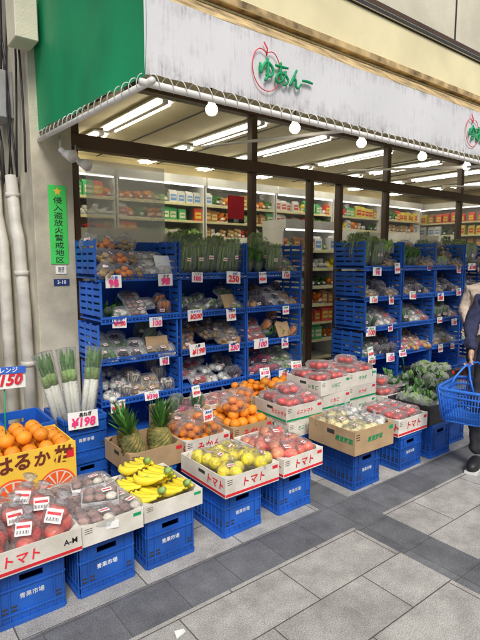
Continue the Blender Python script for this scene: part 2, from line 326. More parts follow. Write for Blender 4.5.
# ---------- crates
def crate_mesh(w=.30,d=.40,h=.28):
    b=B(); t=.008
    def wall(L,mx,hole):
        if hole:
            b.box(-L/2,L/2,0,t,0,h-.085,blue,mx); b.box(-L/2,-.05,0,t,h-.085,h-.055,blue,mx); b.box(.05,L/2,0,t,h-.085,h-.055,blue,mx); b.box(-L/2,L/2,0,t,h-.055,h,blue,mx)
        else: b.box(-L/2,L/2,0,t,0,h,blue,mx)
        for z0,z1,p in [(h-.03,h,.011),(h-.11,h-.10,.009),(.0,.022,.010),(.05,.058,.007)]: b.box(-L/2,L/2,-p,-.0005,z0,z1,blue,mx)
        n=int(L/.035)
        for i in range(n+1):
            x=-L/2+.006+(L-.012)*i/n
            if hole and abs(x)<.075 : 
                b.box(x-.003,x+.003,-.0065,-.0005,.023,.049,blue,mx); continue
            b.box(x-.003,x+.003,-.0065,-.0005,.023,h-.031,blue,mx)
            if i<n and not (hole and abs(x)<.09): b.box(x+.007,x+(L-.012)/n-.007,-.0012,-.0004,.064,.075,darkm,mx); b.box(x+.007,x+(L-.012)/n-.007,-.0012,-.0004,.082,.093,darkm,mx)
    for ang,L,off,ho in [(0,w-.02,d/2-.01,1),(180,w-.02,d/2-.01,1),(90,d-.02,w/2-.01,0),(270,d-.02,w/2-.01,0)]:
        mx=Matrix.Rotation(rad(ang),4,'Z')@Matrix.Translation((0,-off,0)); wall(L,mx,ho)
    b.box(-w/2+.012,w/2-.012,-d/2+.012,d/2-.012,.004,.012,blue)
    return b.mesh('crate',.0012)
crm=crate_mesh()
def crate(x,y,z,rz=0,lab='blue ribbed plastic crate supporting a produce tray',txt=True):
    o=thing('plastic_crate',lab,'crate',crm,(x,y,z),rz,'blue plastic crates')
    if txt: obj('printed_lettering',text('青果市場',.027,whitep,.01),(0,-.2+.0085,.125),FR,o)
    return o
def trough_mesh(w=.66,d=.40,h=.30):
    b=B()
    b.box(-w/2,w/2,-d/2+.011,d/2,.02,.030,blue)
    b.box(-w/2,w/2,-d/2,-d/2+.01,.036,.052,blue); b.box(-w/2,w/2,-d/2,-d/2+.01,0,.014,blue)
    for i in range(23):
        x=-w/2+.004+(w-.008)*i/22; b.box(x-.004,x+.004,-d/2+.001,-d/2+.009,.0142,.0358,blue)
    for sx in (-1,1):
        x0,x1=(-w/2,-w/2+.012) if sx<0 else (w/2-.012,w/2)
        for z0 in (.055,.105,.155,.205,.255): b.box(x0+.002,x1-.002,-d/2+.012,d/2-.012,z0,z0+.034,blue)
        for y in (-d/2,-.06,.05,d/2-.02): b.box(x0,x1,y,y+.02,.0525,h-.001,blue)
    b.box(-w/2+.0125,w/2-.0125,d/2-.012,d/2-.002,.031,h-.002,blue)
    return b.mesh('shelf_crate',.001)
trm=trough_mesh()
def carton(x0,x1,y0,y1,z,h,mat=cart,txt=None,tcol=redp,lab='open white cardboard produce tray',stripe=None,grp='produce cartons on the stall',rz=0,tsz=None,name='produce_carton',side=True,end=None,tx=0):
    w,d=x1-x0,y1-y0; b=B(); t=.006
    b.box(-w/2,w/2,-d/2,d/2,0,.006,mat); b.box(-w/2,w/2,-d/2,-d/2+t,.0062,h,mat); b.box(-w/2,w/2,d/2-t,d/2,.0062,h,mat)
    b.box(-w/2,-w/2+t,-d/2+t,d/2-t,.0062,h*.98,mat); b.box(w/2-t,w/2,-d/2+t,d/2-t,.0062,h*.98,mat)
    for sx in (-1,1):
        for sy in (-1,1):
            cx,cy=sx*(w/2-t),sy*(d/2-t)
            b.add([(cx,cy,h-.002),(cx-sx*.05,cy,h-.002),(cx,cy-sy*.05,h-.002)],[(0,1,2)],mat)
    if stripe:
        b.box(-w/2+.001,w/2-.001,-d/2-.0012,-d/2-.0004,h*.06,h*.2,stripe); b.box(-w/2-.0012,-w/2-.0004,-d/2+.001,d/2-.001,h*.06,h*.2,stripe)
    b.box(-w/2-.0015,-w/2-.0005,-.035,.035,h*.62,h*.8,darkm)
    if not end: b.box(w/2-.055,w/2-.012,-d/2-.0012,-d/2-.0004,h*.70,h*.88,tcol)
    for k in range(3): b.box(-w/2+.012,-w/2+.05,-d/2-.0012,-d/2-.0004,h*(.62+k*.10),h*(.66+k*.10),blackp)
    o=thing(name,lab,'carton',b.mesh('carton',.0008),((x0+x1)/2,(y0+y1)/2,z),rz,grp)
    if txt:
        ts=tsz or h*.5
        obj('printed_lettering',text(txt,ts,tcol,.02,.15),(tx,-d/2-.0016,h*.53),FR,o)
        if side: obj('printed_lettering',text(txt,ts,tcol,.02,.15),(-w/2-.0018,-d*.28,h*.53),LS,o)
    if end: obj('printed_lettering',text(end,.035,blackp,.02),(w/2-.05,-d/2-.0016,h*.55),FR,o)
    return o
def fill(keys,x0,x1,y0,y1,z,nx,ny,rz=.4,lie=0,sc=1,zj=.01,tilt=0,jit=.01,wob=.15):
    for i in range(nx):
        for j in range(ny):
            x=x0+(x1-x0)*(i+.5)/nx+R.uniform(-jit,jit); y=y0+(y1-y0)*(j+.5)/ny+R.uniform(-jit,jit)
            k=keys[(i+j*nx)%len(keys)] if isinstance(keys,(list,tuple)) else keys
            put(P[k],(x,y,z+R.uniform(0,zj)),(tilt+R.uniform(-wob,wob),lie+R.uniform(-wob,wob),R.uniform(-rz,rz)),sc*R.uniform(.92,1.08))
# ---------- pavement
def pavemat():
    m=bpy.data.materials.new('stone_paving'); m.use_nodes=True; nt=m.node_tree; N=nt.nodes; L=nt.links; b=N['Principled BSDF']
    tc=N.new('ShaderNodeTexCoord'); sp=N.new('ShaderNodeSeparateXYZ'); L.new(tc.outputs['Object'],sp.inputs[0])
    def brick(w,h,c1,c2,off=.5,loc=(0,0,0)):
        mp=N.new('ShaderNodeMapping'); mp.inputs['Location'].default_value=loc; L.new(tc.outputs['Object'],mp.inputs[0])
        t=N.new('ShaderNodeTexBrick'); t.offset=off; t.inputs['Scale'].default_value=1; t.inputs['Brick Width'].default_value=w; t.inputs['Row Height'].default_value=h
        t.inputs['Mortar Size'].default_value=.0035; t.inputs['Mortar Smooth'].default_value=.3; t.inputs['Color1'].default_value=(*c1,1); t.inputs['Color2'].default_value=(*c2,1); t.inputs['Mortar'].default_value=(.11,.10,.09,1)
        L.new(mp.outputs[0],t.inputs['Vector']); return t
    a=brick(.6,.3,(.50,.485,.455),(.38,.37,.35),loc=(.15,0,0)); d=brick(.3,.3,(.135,.14,.155),(.19,.195,.21),0,(.06,.02,0))
    def rng(out,c,hw):
        s=N.new('ShaderNodeMath'); s.operation='COMPARE'; s.inputs[1].default_value=c; s.inputs[2].default_value=hw; L.new(out,s.inputs[0]); return s.outputs[0]
    mm=N.new('ShaderNodeMath'); mm.operation='MAXIMUM'; L.new(rng(sp.outputs['Y'],1.96,.135),mm.inputs[0]); 
    md=N.new('ShaderNodeMath'); md.operation='PINGPONG'; md.inputs[1].default_value=1.8; ad=N.new('ShaderNodeMath'); ad.inputs[1].default_value=-2.42; L.new(sp.outputs['X'],ad.inputs[0]); L.new(ad.outputs[0],md.inputs[0])
    L.new(rng(md.outputs[0],0,.14),mm.inputs[1])
    mx=N.new('ShaderNodeMix'); mx.data_type='RGBA'; L.new(mm.outputs[0],mx.inputs[0]); L.new(a.outputs[0],mx.inputs[6]); L.new(d.outputs[0],mx.inputs[7])
    n1=N.new('ShaderNodeTexNoise'); n1.inputs['Scale'].default_value=170; n1.inputs['Detail'].default_value=3; L.new(tc.outputs['Object'],n1.inputs['Vector'])
    n2=N.new('ShaderNodeTexNoise'); n2.inputs['Scale'].default_value=5; n2.inputs['Detail'].default_value=10; n2.inputs['Roughness'].default_value=.7; L.new(tc.outputs['Object'],n2.inputs['Vector'])
    r1=N.new('ShaderNodeMapRange'); r1.inputs['From Min'].default_value=.3; r1.inputs['From Max'].default_value=.7; r1.inputs['To Min'].default_value=.55; r1.inputs['To Max'].default_value=1.35; L.new(n1.outputs['Fac'],r1.inputs[0])
    r2=N.new('ShaderNodeMapRange'); r2.inputs['From Min'].default_value=.3; r2.inputs['From Max'].default_value=.7; r2.inputs['To Min'].default_value=.6; r2.inputs['To Max'].default_value=1.25; L.new(n2.outputs['Fac'],r2.inputs[0])
    mu=N.new('ShaderNodeMath'); mu.operation='MULTIPLY'; L.new(r1.outputs[0],mu.inputs[0]); L.new(r2.outputs[0],mu.inputs[1])
    vm=N.new('ShaderNodeVectorMath'); vm.operation='SCALE'; L.new(mx.outputs[2],vm.inputs[0]); L.new(mu.outputs[0],vm.inputs['Scale']); L.new(vm.outputs[0],b.inputs['Base Color'])
    b.inputs['Roughness'].default_value=.7
    bp=N.new('ShaderNodeBump'); bp.inputs['Strength'].default_value=.4; bp.inputs['Distance'].default_value=.005
    sb=N.new('ShaderNodeMath'); sb.operation='SUBTRACT'; L.new(n1.outputs['Fac'],sb.inputs[0]); L.new(a.outputs['Fac'],sb.inputs[1]); L.new(sb.outputs[0],bp.inputs['Height']); L.new(bp.outputs[0],b.inputs['Normal'])
    return m
def struct(name,b,bev=0):
    o=obj(name,b.mesh(name,bev)); o['kind']='structure'; return o
asph=M('asphalt',(.05,.05,.052),.9,.2,30,.4,200)
struct('ground',B().add([(-300,-300,-.13),(300,-300,-.13),(300,300,-.13),(-300,300,-.13)],[(0,1,2,3)],asph))
struct('pavement',B().box(-30,40,-1.4,14,-.12,0,pavemat()))
kb=M('kerb_stone',(.3,.3,.29),.8,.15,20,.2,100)
struct('kerb',B().box(-30,40,-1.56,-1.402,-.12,.006,kb),.01)
line=M('road_paint',(.75,.75,.72),.7,.1,20); b=B(); b.box(-30,40,-2.2,-2.05,-.126,-.124,line); struct('road_marking',b)
# ---------- building
XE=11.0
bd=thing('shop_building','two-storey greengrocer building with glazed front and cream fascia','building',None,(1.1,3.9,0))
def bp(name,b,bev=.0,lab=None,par=None):
    o=obj(name,b.mesh(name,bev),(-1.1,-3.9,0),0,bd)
    if lab: o['label']=lab
    return o
bp('corner_pillar',B().box(1.1,1.40,3.9,4.1,0,3.6,wallm),.004)
bp('side_wall',B().box(1.1,1.25,4.102,11,0,6.5,wallm))
b=B(); b.box(1.18,XE,2.56,4.0,3.12,6.5,cream); bp('upper_wall',b)
b=B(); b.box(1.17,XE,2.48,2.558,3.10,3.40,yelband); b.box(1.17,XE,2.46,2.556,3.402,3.44,darkm); b.box(1.17,XE,2.44,2.50,3.05,3.098,tan); bp('fascia_band',b,.004)
b=B(); b.box(1.17,XE,2.49,2.557,3.46,3.50,brown)
for i in range(9): b.box(2.0+i*1.2,2.012+i*1.2,2.55,2.559,3.5,6.4,darkm)
bp('wall_joints',b)
bp('soffit',B().box(1.18,XE,2.51,3.93,3.085,3.118,soff))
b=B(); b.box(1.402,XE,3.92,4.02,2.46,2.57,brown); b.box(1.402,XE,3.92,4.02,3.0,3.084,brown)
MU=[1.402,3.2,5.38,7.15,9.0]
for x in MU: b.box(x,x+.07,3.93,4.01,2.572,2.998,brown)
for x in MU+[4.02,4.5]: b.box(x,x+.06,3.93,4.01,0,2.458,brown)
for x0,x1 in [(1.47,3.2),(3.27,4.02),(4.56,5.38),(5.45,7.15),(7.22,9.0)]:
    b.box(x0,x1,3.94,4.0,0,.12,brown)
bp('window_frame',b,.003)
for x0,x1 in [(1.47,3.2),(3.27,4.02),(4.56,5.38),(5.45,7.15),(7.22,9.0)]: bp('window_pane',B().box(x0,x1,3.965,3.972,.12,2.46,glass))
for x0,x1 in [(1.47,3.2),(3.27,5.38),(5.45,7.15),(7.22,9.0)]: bp('transom_pane',B().box(x0,x1,3.965,3.972,2.57,3.0,glass))
inw=M('interior_wall',(.62,.52,.30),.8,.15,2); bp('interior_wall',B().box(1.26,10.9,7.0,7.1,0,3.1,inw).box(10.9,11,4.1,7.1,0,3.1,inw).box(1.255,1.30,4.11,6.99,0,3.05,inw))
bp('interior_ceiling',B().box(1.3,10.9,4.03,6.99,3.06,3.1,M('ceiling_board',(.66,.58,.38),.8,.1,3)))
b=B()
for i in range(10): b.box(1.9+i*.95,1.915+i*.95,4.04,6.98,3.05,3.059,darkm)
bp('ceiling_joints',b)
struct('shop_floor',B().box(1.3,10.9,4.03,6.99,.002,.02,M('shop_lino',(.40,.36,.30),.4,.15,4)))
hs=B(); hs.box(-.10,.10,-.65,.65,-.02,0,white); hs.box(-.03,.03,-.63,.63,-.05,-.0205,white); hsm=hs.mesh('housing',.004)
tb=B(); tb.tube([(-.06,-.6,-.04),(-.06,.6,-.04)],.012,lampm,8); tb.tube([(.06,-.6,-.04),(.06,.6,-.04)],.012,lampm,8); tbm=tb.mesh('tubes')
for x in (2.35,3.5,4.5,5.7,6.9,8.1,9.4):
    for y in (4.75,6.2):
        o=thing('ceiling_lamp','lit twin-tube fluorescent lamp on the shop ceiling','lamp',hsm,(x,y,3.048),0,'fluorescent ceiling lamps'); obj('lamp_tubes',tbm,(0,0,0),0,o)
prail=M('price_rail',(.80,.74,.40),.5); rl=M('rack_lamp',(1,.98,.9),.5,0,emit=4.5); rbk=M('rack_back',(.45,.43,.38),.6,.1)
def rack(x,y,w,h,rot,n,lab,zmin=0,sp=.115,lit=False):
    b=B(); b.box(-w/2,w/2,.2,.22,0,h,rbk); b.box(-w/2,-w/2+.02,-.2,.2,0,h,white); b.box(w/2-.02,w/2,-.2,.2,0,h,white)
    if lit: b.box(-w/2,w/2,-.26,.22,h+.001,h+.12,white); b.tube([(-w/2+.03,-.23,h-.015),(w/2-.03,-.23,h-.015)],.010,rl,8)
    c=B()
    for i in range(n): z=.15+i*(h-.2)/n; c.box(-w/2+.021,w/2-.021,-.2,.198,z,z+.02,white); c.box(-w/2+.021,w/2-.021,-.206,-.201,z-.01,z+.025,prail)
    o=thing('display_rack',lab,'shelf',b.mesh('frame'),(x,y,.021),rot,'display racks inside the shop'); obj('shelves',c.mesh('shelves'),(0,0,0),0,o)
    ca,sa=math.cos(rot),math.sin(rot)
    for i in range(n):
        z=.021+.171+i*(h-.2)/n
        if z<zmin: continue
        m=int((w-.06)/sp); kd=None
        for k in range(m):
            if R.random()<.03: continue
            if kd is None or R.random()<.5: kd=('pp'+str(R.randrange(9))) if R.random()<.6 else 'pack'+str(R.randrange(6))
            lx=-w/2+.08+(w-.16)*k/max(1,m-1); ly=-.11+R.uniform(-.03,.03)
            put(P[kd],(x+lx*ca-ly*sa,y+lx*sa+ly*ca,z),rot+R.uniform(-.2,.2),R.uniform(1.15,1.5))
for i in range(6): rack(2.2+i*1.45,6.72,1.42,2.7,0,10,'tall lit white refrigerated shelving full of packed produce',1.3,.135,True)
rack(2.5,5.45,1.3,1.95,0,6,'white shop shelf unit stacked with produce',1.1,.125)
rack(4.0,5.9,1.1,1.9,0,6,'white shop shelf unit stacked with produce',1.1,.125)
rack(5.15,5.2,1.1,2.0,0,7,'bright white refrigerated display with packed produce',.4,.12,True)
rack(6.9,5.3,1.3,2.05,0,6,'white shop shelf unit stacked with produce',1.2,.125)
rack(8.6,5.3,1.3,2.05,0,6,'white shop shelf unit stacked with produce',1.2,.125)
rack(10.6,5.5,2.4,2.7,rad(-90),9,'tall lit white refrigerated shelving full of packed produce',1.5,.17,True)
# ---------- awning
aw=thing('shop_awning','green and white canvas awning with weathered valance over the storefront','awning',None,(1.15,2.2,2.44))
def ap(name,me,loc=(0,0,0),rot=0): 
    return obj(name,me,(loc[0]-1.15,loc[1]-2.2,loc[2]-2.44),rot,aw)
def valmat():
    m=bpy.data.materials.new('valance_canvas'); m.use_nodes=True; nt=m.node_tree; N=nt.nodes; L=nt.links; b=N['Principled BSDF']; b.inputs['Roughness'].default_value=.6
    tc=N.new('ShaderNodeTexCoord'); mp=N.new('ShaderNodeMapping'); mp.inputs['Scale'].default_value=(30,1,2.2); L.new(tc.outputs['Object'],mp.inputs[0])
    n=N.new('ShaderNodeTexNoise'); n.inputs['Scale'].default_value=2.2; n.inputs['Detail'].default_value=9; n.inputs['Roughness'].default_value=.7; L.new(mp.outputs[0],n.inputs['Vector'])
    n3=N.new('ShaderNodeTexNoise'); n3.inputs['Scale'].default_value=1.5; L.new(tc.outputs['Object'],n3.inputs['Vector'])
    n4=N.new('ShaderNodeTexNoise'); n4.inputs['Scale'].default_value=9; n4.inputs['Detail'].default_value=9; n4.inputs['Roughness'].default_value=.7; L.new(tc.outputs['Object'],n4.inputs['Vector'])
    av=N.new('ShaderNodeMath'); av.operation='MULTIPLY_ADD'; av.inputs[1].default_value=.5; L.new(n4.outputs['Fac'],av.inputs[0]); 
    ml=N.new('ShaderNodeMath'); ml.operation='MULTIPLY'; ml.inputs[1].default_value=.5; L.new(n.outputs['Fac'],ml.inputs[0]); L.new(ml.outputs[0],av.inputs[2])
    sp=N.new('ShaderNodeSeparateXYZ'); L.new(tc.outputs['Object'],sp.inputs[0])
    # distance from the middle height of the cloth -> more stain near the hems
    sb=N.new('ShaderNodeMath'); sb.operation='SUBTRACT'; sb.inputs[1].default_value=.22; L.new(sp.outputs['Z'],sb.inputs[0]); ab=N.new('ShaderNodeMath'); ab.operation='ABSOLUTE'; L.new(sb.outputs[0],ab.inputs[0])
    sb.inputs[1].default_value=2.66
    g=N.new('ShaderNodeMapRange'); g.inputs['From Min'].default_value=.08; g.inputs['From Max'].default_value=.2; g.inputs['To Min'].default_value=-.06; g.inputs['To Max'].default_value=.07; L.new(ab.outputs[0],g.inputs[0])
    a=N.new('ShaderNodeMath'); a.operation='SUBTRACT'; L.new(av.outputs[0],a.inputs[0]); L.new(g.outputs[0],a.inputs[1])
    r=N.new('ShaderNodeValToRGB'); e=r.color_ramp.elements; e[0].position=.33; e[0].color=(.26,.25,.25,1); e[1].position=.54; e[1].color=(.77,.765,.79,1)
    q=e.new(.43); q.color=(.62,.615,.63,1); L.new(a.outputs[0],r.inputs[0]); L.new(r.outputs[0],b.inputs['Base Color'])
    bpn=N.new('ShaderNodeBump'); bpn.inputs['Strength'].default_value=.3; bpn.inputs['Distance'].default_value=.03; L.new(n3.outputs['Fac'],bpn.inputs['Height']); L.new(bpn.outputs[0],b.inputs['Normal'])
    return m
vs=[];fs=[];nx=160;nz=6
for i in range(nx+1):
    for j in range(nz+1):
        x=1.15+(XE-1.15)*i/nx; t=j/nz; z=2.46+.36*t
        if j==0: z+=.010*abs(math.sin(i*1.3))
        vs.append((x,2.2+.008*math.sin(x*7)*(1-t)+.006*noise.noise(Vector((x*3,z*4,0)))+.0,z))
for i in range(nx):
    for j in range(nz): o=i*(nz+1)+j; fs.append((o,o+nz+1,o+nz+2,o+1))
vo=ap('valance',B().add(vs,fs,valmat(),True).mesh('valance'))
b=B(); b.add([(1.15,2.2,2.82),(XE,2.2,2.82),(XE,2.5,3.04),(1.15,2.5,3.04)],[(0,1,2,3)],tan); ap('roof_sheet',b.mesh('roof'))
vs=[];fs=[];n=16
for i in range(n+1):
    t=i/n; y=2.2+1.72*t; top=2.82+.95*t; bot=2.45+.07*t+.012*abs(math.sin(i*1.1))
    for j in range(5): vs.append((1.148+.014*math.sin(i*.9+j*.5),y,bot+(top-bot)*j/4))
for i in range(n):
    for j in range(4): o=i*5+j; fs.append((o,o+5,o+6,o+1))
ap('side_panel',B().add(vs,fs,grn,True).mesh('side'))
b=B(); b.tube([(1.12,2.2,2.42),(XE,2.2,2.42)],.017,white,10); b.tube([(1.16,2.15,2.42),(1.16,3.92,2.475)],.017,white,10)
for x in (2.6,4.6,6.6,8.6): b.tube([(x,2.21,2.43),(x,3.9,2.62)],.012,white,8)
ap('frame_pipe',b.mesh('pipe'))
b=B(); pts=[]
for i in range(1700):
    x=1.17+(9.5-1.17)*i/1700; w=i*.4+.5*math.sin(i*.03); pts.append((x,2.2+.021*math.cos(w),2.435+.033*math.sin(w)))
b.tube(pts,.0028,cord,4); pts=[]
for i in range(300): y=2.22+1.66*i/300; w=i*.4+.5*math.sin(i*.03); pts.append((1.155+.021*math.cos(w),y,2.44+.055*(y-2.2)/1.7+.033*math.sin(w)))
b.tube(pts,.0028,cord,4); ap('lashing_cord',b.mesh('cord'))
def logo(cx):
    pts=[]
    for i in range(41):
        t=i/40*2*math.pi+math.pi/2; r=.105*(1-.28*math.exp(-((math.sin(t/2-math.pi/4))**2)*18))*(1+.08*math.cos(2*t)); pts.append((cx+r*math.cos(t)*.88,2.186,2.64+r*math.sin(t)*1.2))
    b=B(); b.tube(pts,.0026,redp,6); b.tube([(cx,2.186,2.71),(cx+.005,2.186,2.745),(cx-.02,2.186,2.775)],.004,redp,6); ap('apple_emblem',b.mesh('apple'))
    # rounded brush characters drawn as thick flattened strokes
    def st(ox,oz,s,strokes):
        b=B()
        for pt in strokes:
            pp=[(ox+s*x,2.182,oz+s*z) for x,z in pt]; n=len(pp)
            # smooth
            q=[]
            for i in range((n-1)*4+1):
                t=i/4; k=min(int(t),n-2); f=t-k; p0=pp[max(k-1,0)];p1=pp[k];p2=pp[k+1];p3=pp[min(k+2,n-1)]
                q.append(tuple(.5*((2*p1[c])+(-p0[c]+p2[c])*f+(2*p0[c]-5*p1[c]+4*p2[c]-p3[c])*f*f+(-p0[c]+3*p1[c]-3*p2[c]+p3[c])*f**3) for c in range(3)))
            m=len(q); b.tube(q,[.0085*(1-.45*abs(i/m-.4)) for i in range(m)],greenp,8)
        ap('shop_lettering',b.mesh('char'))
    s=.115; z=2.575; x=cx-.055
    st(x,z,s,[[(.05,.75),(.08,.3),(.15,.5),(.45,.85),(.8,.7),(.85,.4),(.6,.22),(.4,.3)],[(.5,1.05),(.55,.6),(.5,.2),(.35,0)]])  # yu
    st(x+.112,z+.004,s*.95,[[(.05,.85),(.5,.85),(.9,.88)],[(.4,1.05),(.38,.6),(.45,.15)],[(.75,.7),(.6,.3),(.25,.05),(.08,.2),(.3,.5),(.7,.5),(.92,.3),(.8,.08),(.6,0)]])  # a
    st(x+.222,z+.006,s*.9,[[(.55,.95),(.3,.5),(.05,.05),(.3,.42),(.48,.4),(.52,.1),(.68,.02),(.92,.3)]])  # n
    st(x+.325,z+.006,s*.9,[[(.02,.5),(.4,.53),(.8,.5)]])
logo(1.88); logo(4.1)
bs=B(); bs.tube([(0,0,.14),(0,0,.06)],.004,black,6); bs.tube([(0,0,.07),(0,0,.03)],[.018,.022],white,12); bsm=bs.mesh('socket'); bb=B(); bb.sph((0,0,0),(.036,.036,.034),bulbm,14,9); bbm=bb.mesh('bulb')
for x in (1.73,2.40,3.09,3.89,4.62,5.5,6.4):
    o=thing('hanging_bulb','lit round bulb hanging under the awning','lamp',bsm,(x,2.5,2.47),0,'bulbs hanging under the awning'); obj('bulb',bbm,(0,0,0),0,o)
b=B(); b.tube([(1.16,2.5,2.61)]+[(1.16+i*.1,2.5,2.605+.012*math.cos(i*.9)) for i in range(1,58)],.007,black,6); thing('power_cable','thin black cable carrying bulbs under the awning','cable',b.mesh('cable'))
for i,(x,y,z) in enumerate([(1.22,3.62,2.34),(1.34,3.66,2.30)]):
    b=B(); b.tube([(0,0,.12),(.0,0,.03)],.008,steel,8); b.tube([(0,0,.03),(.02,-.03,0)],[.02,.02],white,10); o=thing('clamp_lamp','white clamp spotlight fixed to the awning pipe','lamp',b.mesh('arm'),(x,y,z),0,'clamp spotlights')
    b=B(); b.tube([(.015,-.025,0),(.05,-.10,-.03)],[.022,.045],white,14); obj('lamp_shade',b.mesh('shade'),(0,0,0),0,o)
# ---------- pillar signs
b=B(); b.box(-.068,.068,-.004,0,-.31,.28,signgr)
o=thing('green_sign','vertical green district warning sign with black characters on the pillar','sign',b.mesh('sign',.001),(1.275,3.898,1.88))
for i,ch in enumerate('侵入盗放火警戒地区'): obj('sign_lettering',text(ch,.052,blackp,.008),(0,-.0048,.165-i*.056),FR,o,(1.35,1,1))
b=B(); b.add([(.034*math.sin(k*math.pi/5)*(1 if k%2==0 else .42),-.0048,.235+.034*math.cos(k*math.pi/5)*(1 if k%2==0 else .42)) for k in range(10)],[tuple(range(10))],yell); obj('star_emblem',b.mesh('star'),(0,0,0),0,o)
b=B(); b.box(-.04,.04,-.004,0,-.03,.03,card); o=thing('small_notice','small white notice plate on the pillar','sign',b.mesh('plate'),(1.28,3.898,1.525)); obj('notice_lettering',text('管理\n地区',.025,blackp),(0,-.0048,0),FR,o)
b=B(); b.box(-.06,.06,-.004,0,-.025,.025,M('dark_blue_plate',(.02,.04,.15),.4)); o=thing('address_plate','dark blue address plate with white number on the pillar','sign',b.mesh('plate'),(1.28,3.898,1.43)); obj('address_lettering',text('3-10',.038,whitep,.02),(0,-.0048,0),FR,o)
b=B(); b.box(-.10,.10,-.004,0,-.10,.12,redp); b.box(-.10,.10,-.004,0,-.14,-.1005,black); o=thing('window_sign','square red notice with dark lower edge behind the shop glass','sign',b.mesh('s'),(3.02,3.958,2.10)); obj('sign_lettering',text('禁煙',.032,whitep,.02),(0,-.005,-.12),FR,o)
b=B(); b.box(-.36,.36,-.004,0,-.33,.33,film('pane_reflection',.42,.3,0,fr=.1,col=(.80,.82,.78))); thing('pane_reflection','pale translucent sheet imitating a reflection in the shop glass','imitated reflection',b.mesh('s'),(1.92,4.05,2.08))  # reflection in the pane imitated by a pale see-through sheet added behind it
# ---------- alley pipes & cables
b=B(); b.tube([(1.04,4.25,2.25),(1.04,4.2,1.9),(1.04,4.12,1.75),(1.04,4.05,1.2),(1.04,4.0,0)],.045,pvc,14)
for z,y in ((2.1,4.235),(1.5,4.09),(.8,4.035)): b.tube([(1.04,y,z-.02),(1.04,y,z+.02)],.053,pvc,14)
thing('drain_pipe','off-white plastic drain pipe running down the side wall','pipe',b.mesh('pipe'),group='drain pipes')
b=B(); b.tube([(1.03,4.75,2.6),(1.03,4.75,2.0),(1.03,4.6,1.75),(1.03,4.55,0)],.05,pvc,14); b.tube([(1.03,4.75,2.3),(1.03,4.75,2.36)],.06,pvc,14)
thing('drain_pipe','off-white plastic drain pipe running down the side wall','pipe',b.mesh('pipe'),group='drain pipes')
for i in range(9):
    b=B(); y0=3.98+i*.11; b.tube([(1.07-.01*(i%3),y0+(.05+.025*i)*math.sin(k*.7+i*1.7),4.4-k*.27) for k in range(9)],.008,black,6)
    thing('wall_cable','black electric cable hanging on the side wall','cable',b.mesh('cable'),group='cables on the side wall')
b=B(); b.box(1.0,1.098,4.3,4.6,2.7,3.05,M('meter_grey',(.35,.36,.36),.5)); b.tube([(1.0,4.45,2.9),(.96,4.45,2.9)],.07,glass,16); thing('electric_meter','grey electric meter box on the side wall','meter box',b.mesh('meter',.004))
b=B(); b.box(.98,1.13,3.70,3.92,3.08,3.42,cream); thing('junction_box','cream metal box beside the green awning side','box',b.mesh('jb',.006))
nbm=M('neighbour_tiles',(.4,.38,.36),.8,.15,3)
nb=thing('neighbour_building','plain grey building beside the alley with shutter and window','building',B().box(-9,-.1,4.6,12,0,6.5,nbm).mesh('w'))
b=B(); 
for i in range(20): b.box(-4,-1,4.56,4.598,.02+i*.12,.12+i*.12,steel)
obj('shutter',b.mesh('s'),(0,0,0),0,nb); obj('window',B().box(-4,-1,4.57,4.598,3.4,4.8,darkm).mesh('w'),(0,0,0),0,nb)
ob_=thing('opposite_building','pale tiled building with window rows across the street','building',B().box(-14,26,-22,-14,-.12,9,M('pale_tiles',(.42,.40,.36),.8,.1,2)).mesh('w'))
for r in range(3):
    for i in range(13):
        x=-12+i*3; b=B(); b.box(x,x+1.7,-13.99,-13.95,1+r*2.8,2.5+r*2.8,darkm); b.box(x-.06,x+1.76,-13.94,-13.90,.92+r*2.8,.99+r*2.8,white); obj('window',b.mesh('w'),(0,0,0),0,ob_)
# ---------- shelf stacks
SUBS=['きのこ','なす','大根','人参','ねぎ','小松菜','トマト','玉ねぎ','キャベツ']; NUMS=['¥100','¥150','¥200','¥198','98','250','100','150']
def stack(xc,yc,rows,z0,keys,w=.66,dz=.305):
    for r in range(rows):
        z=z0+r*dz; thing('shelf_crate','blue slatted plastic shelf crate stacked open side out','crate',trm,(xc+R.uniform(-.010,.010),yc+R.uniform(-.014,.014),z),R.uniform(-.02,.02),'stacked blue shelf crates',(w/.66,1,1.01))
        kk=keys[r]
        if not kk: continue
        n=5; top=r==rows-1
        for i in range(n):
            for j in (0,1,2):
                if R.random()<.08: continue
                k=R.choice(kk) if (R.random()<.25 and not top) else kk[min(len(kk)-1,i*len(kk)//n)]
                tall=k in('asparagus','spinach','greens','daikon')
                tray=k[:2]=='tp' or k=='mushroom'
                if j==2 and tall and not top: continue
                zz=z+.034
                if tall and not top: rot=(rad(58)+R.uniform(-.15,.1),0,R.uniform(-.3,.3)); yy=yc-.02+j*.14; zz+=j*.02
                elif tall: rot=(rad(12)+R.uniform(-.1,.08),R.uniform(-.10,.10),R.uniform(-.3,.3)); yy=yc-.12+j*.12; zz+=.02+j*.035
                elif tray: rot=(rad(28)+R.uniform(-.15,.15),R.uniform(-.08,.08),R.uniform(-.15,.15)); yy=yc-.12+j*.08; zz+=j*.055+.01
                else: rot=(rad(18)+R.uniform(-.25,.25),R.uniform(-.2,.2),R.uniform(-.8,.8)); yy=yc-.13+j*.12; zz+=j*.06+(.04*j if top else 0)
                put(P[k],(xc-w/2+.09+(w-.18)*i/(n-1)+R.uniform(-.02,.02),yy+R.uniform(-.02,.02),zz),rot,R.uniform(.78,.95) if not (tall and top) else R.uniform(.95,1.15))
        for q in (-.17,.16):
            if R.random()<.85: price(xc+q+R.uniform(-.05,.05),yc-.216,z-.035+R.uniform(-.02,.03),R.choice(NUMS),R.choice(SUBS),rz=R.uniform(-.1,.1),tilt=R.uniform(0,.12),sc=R.uniform(.8,1.25))
yS=3.60
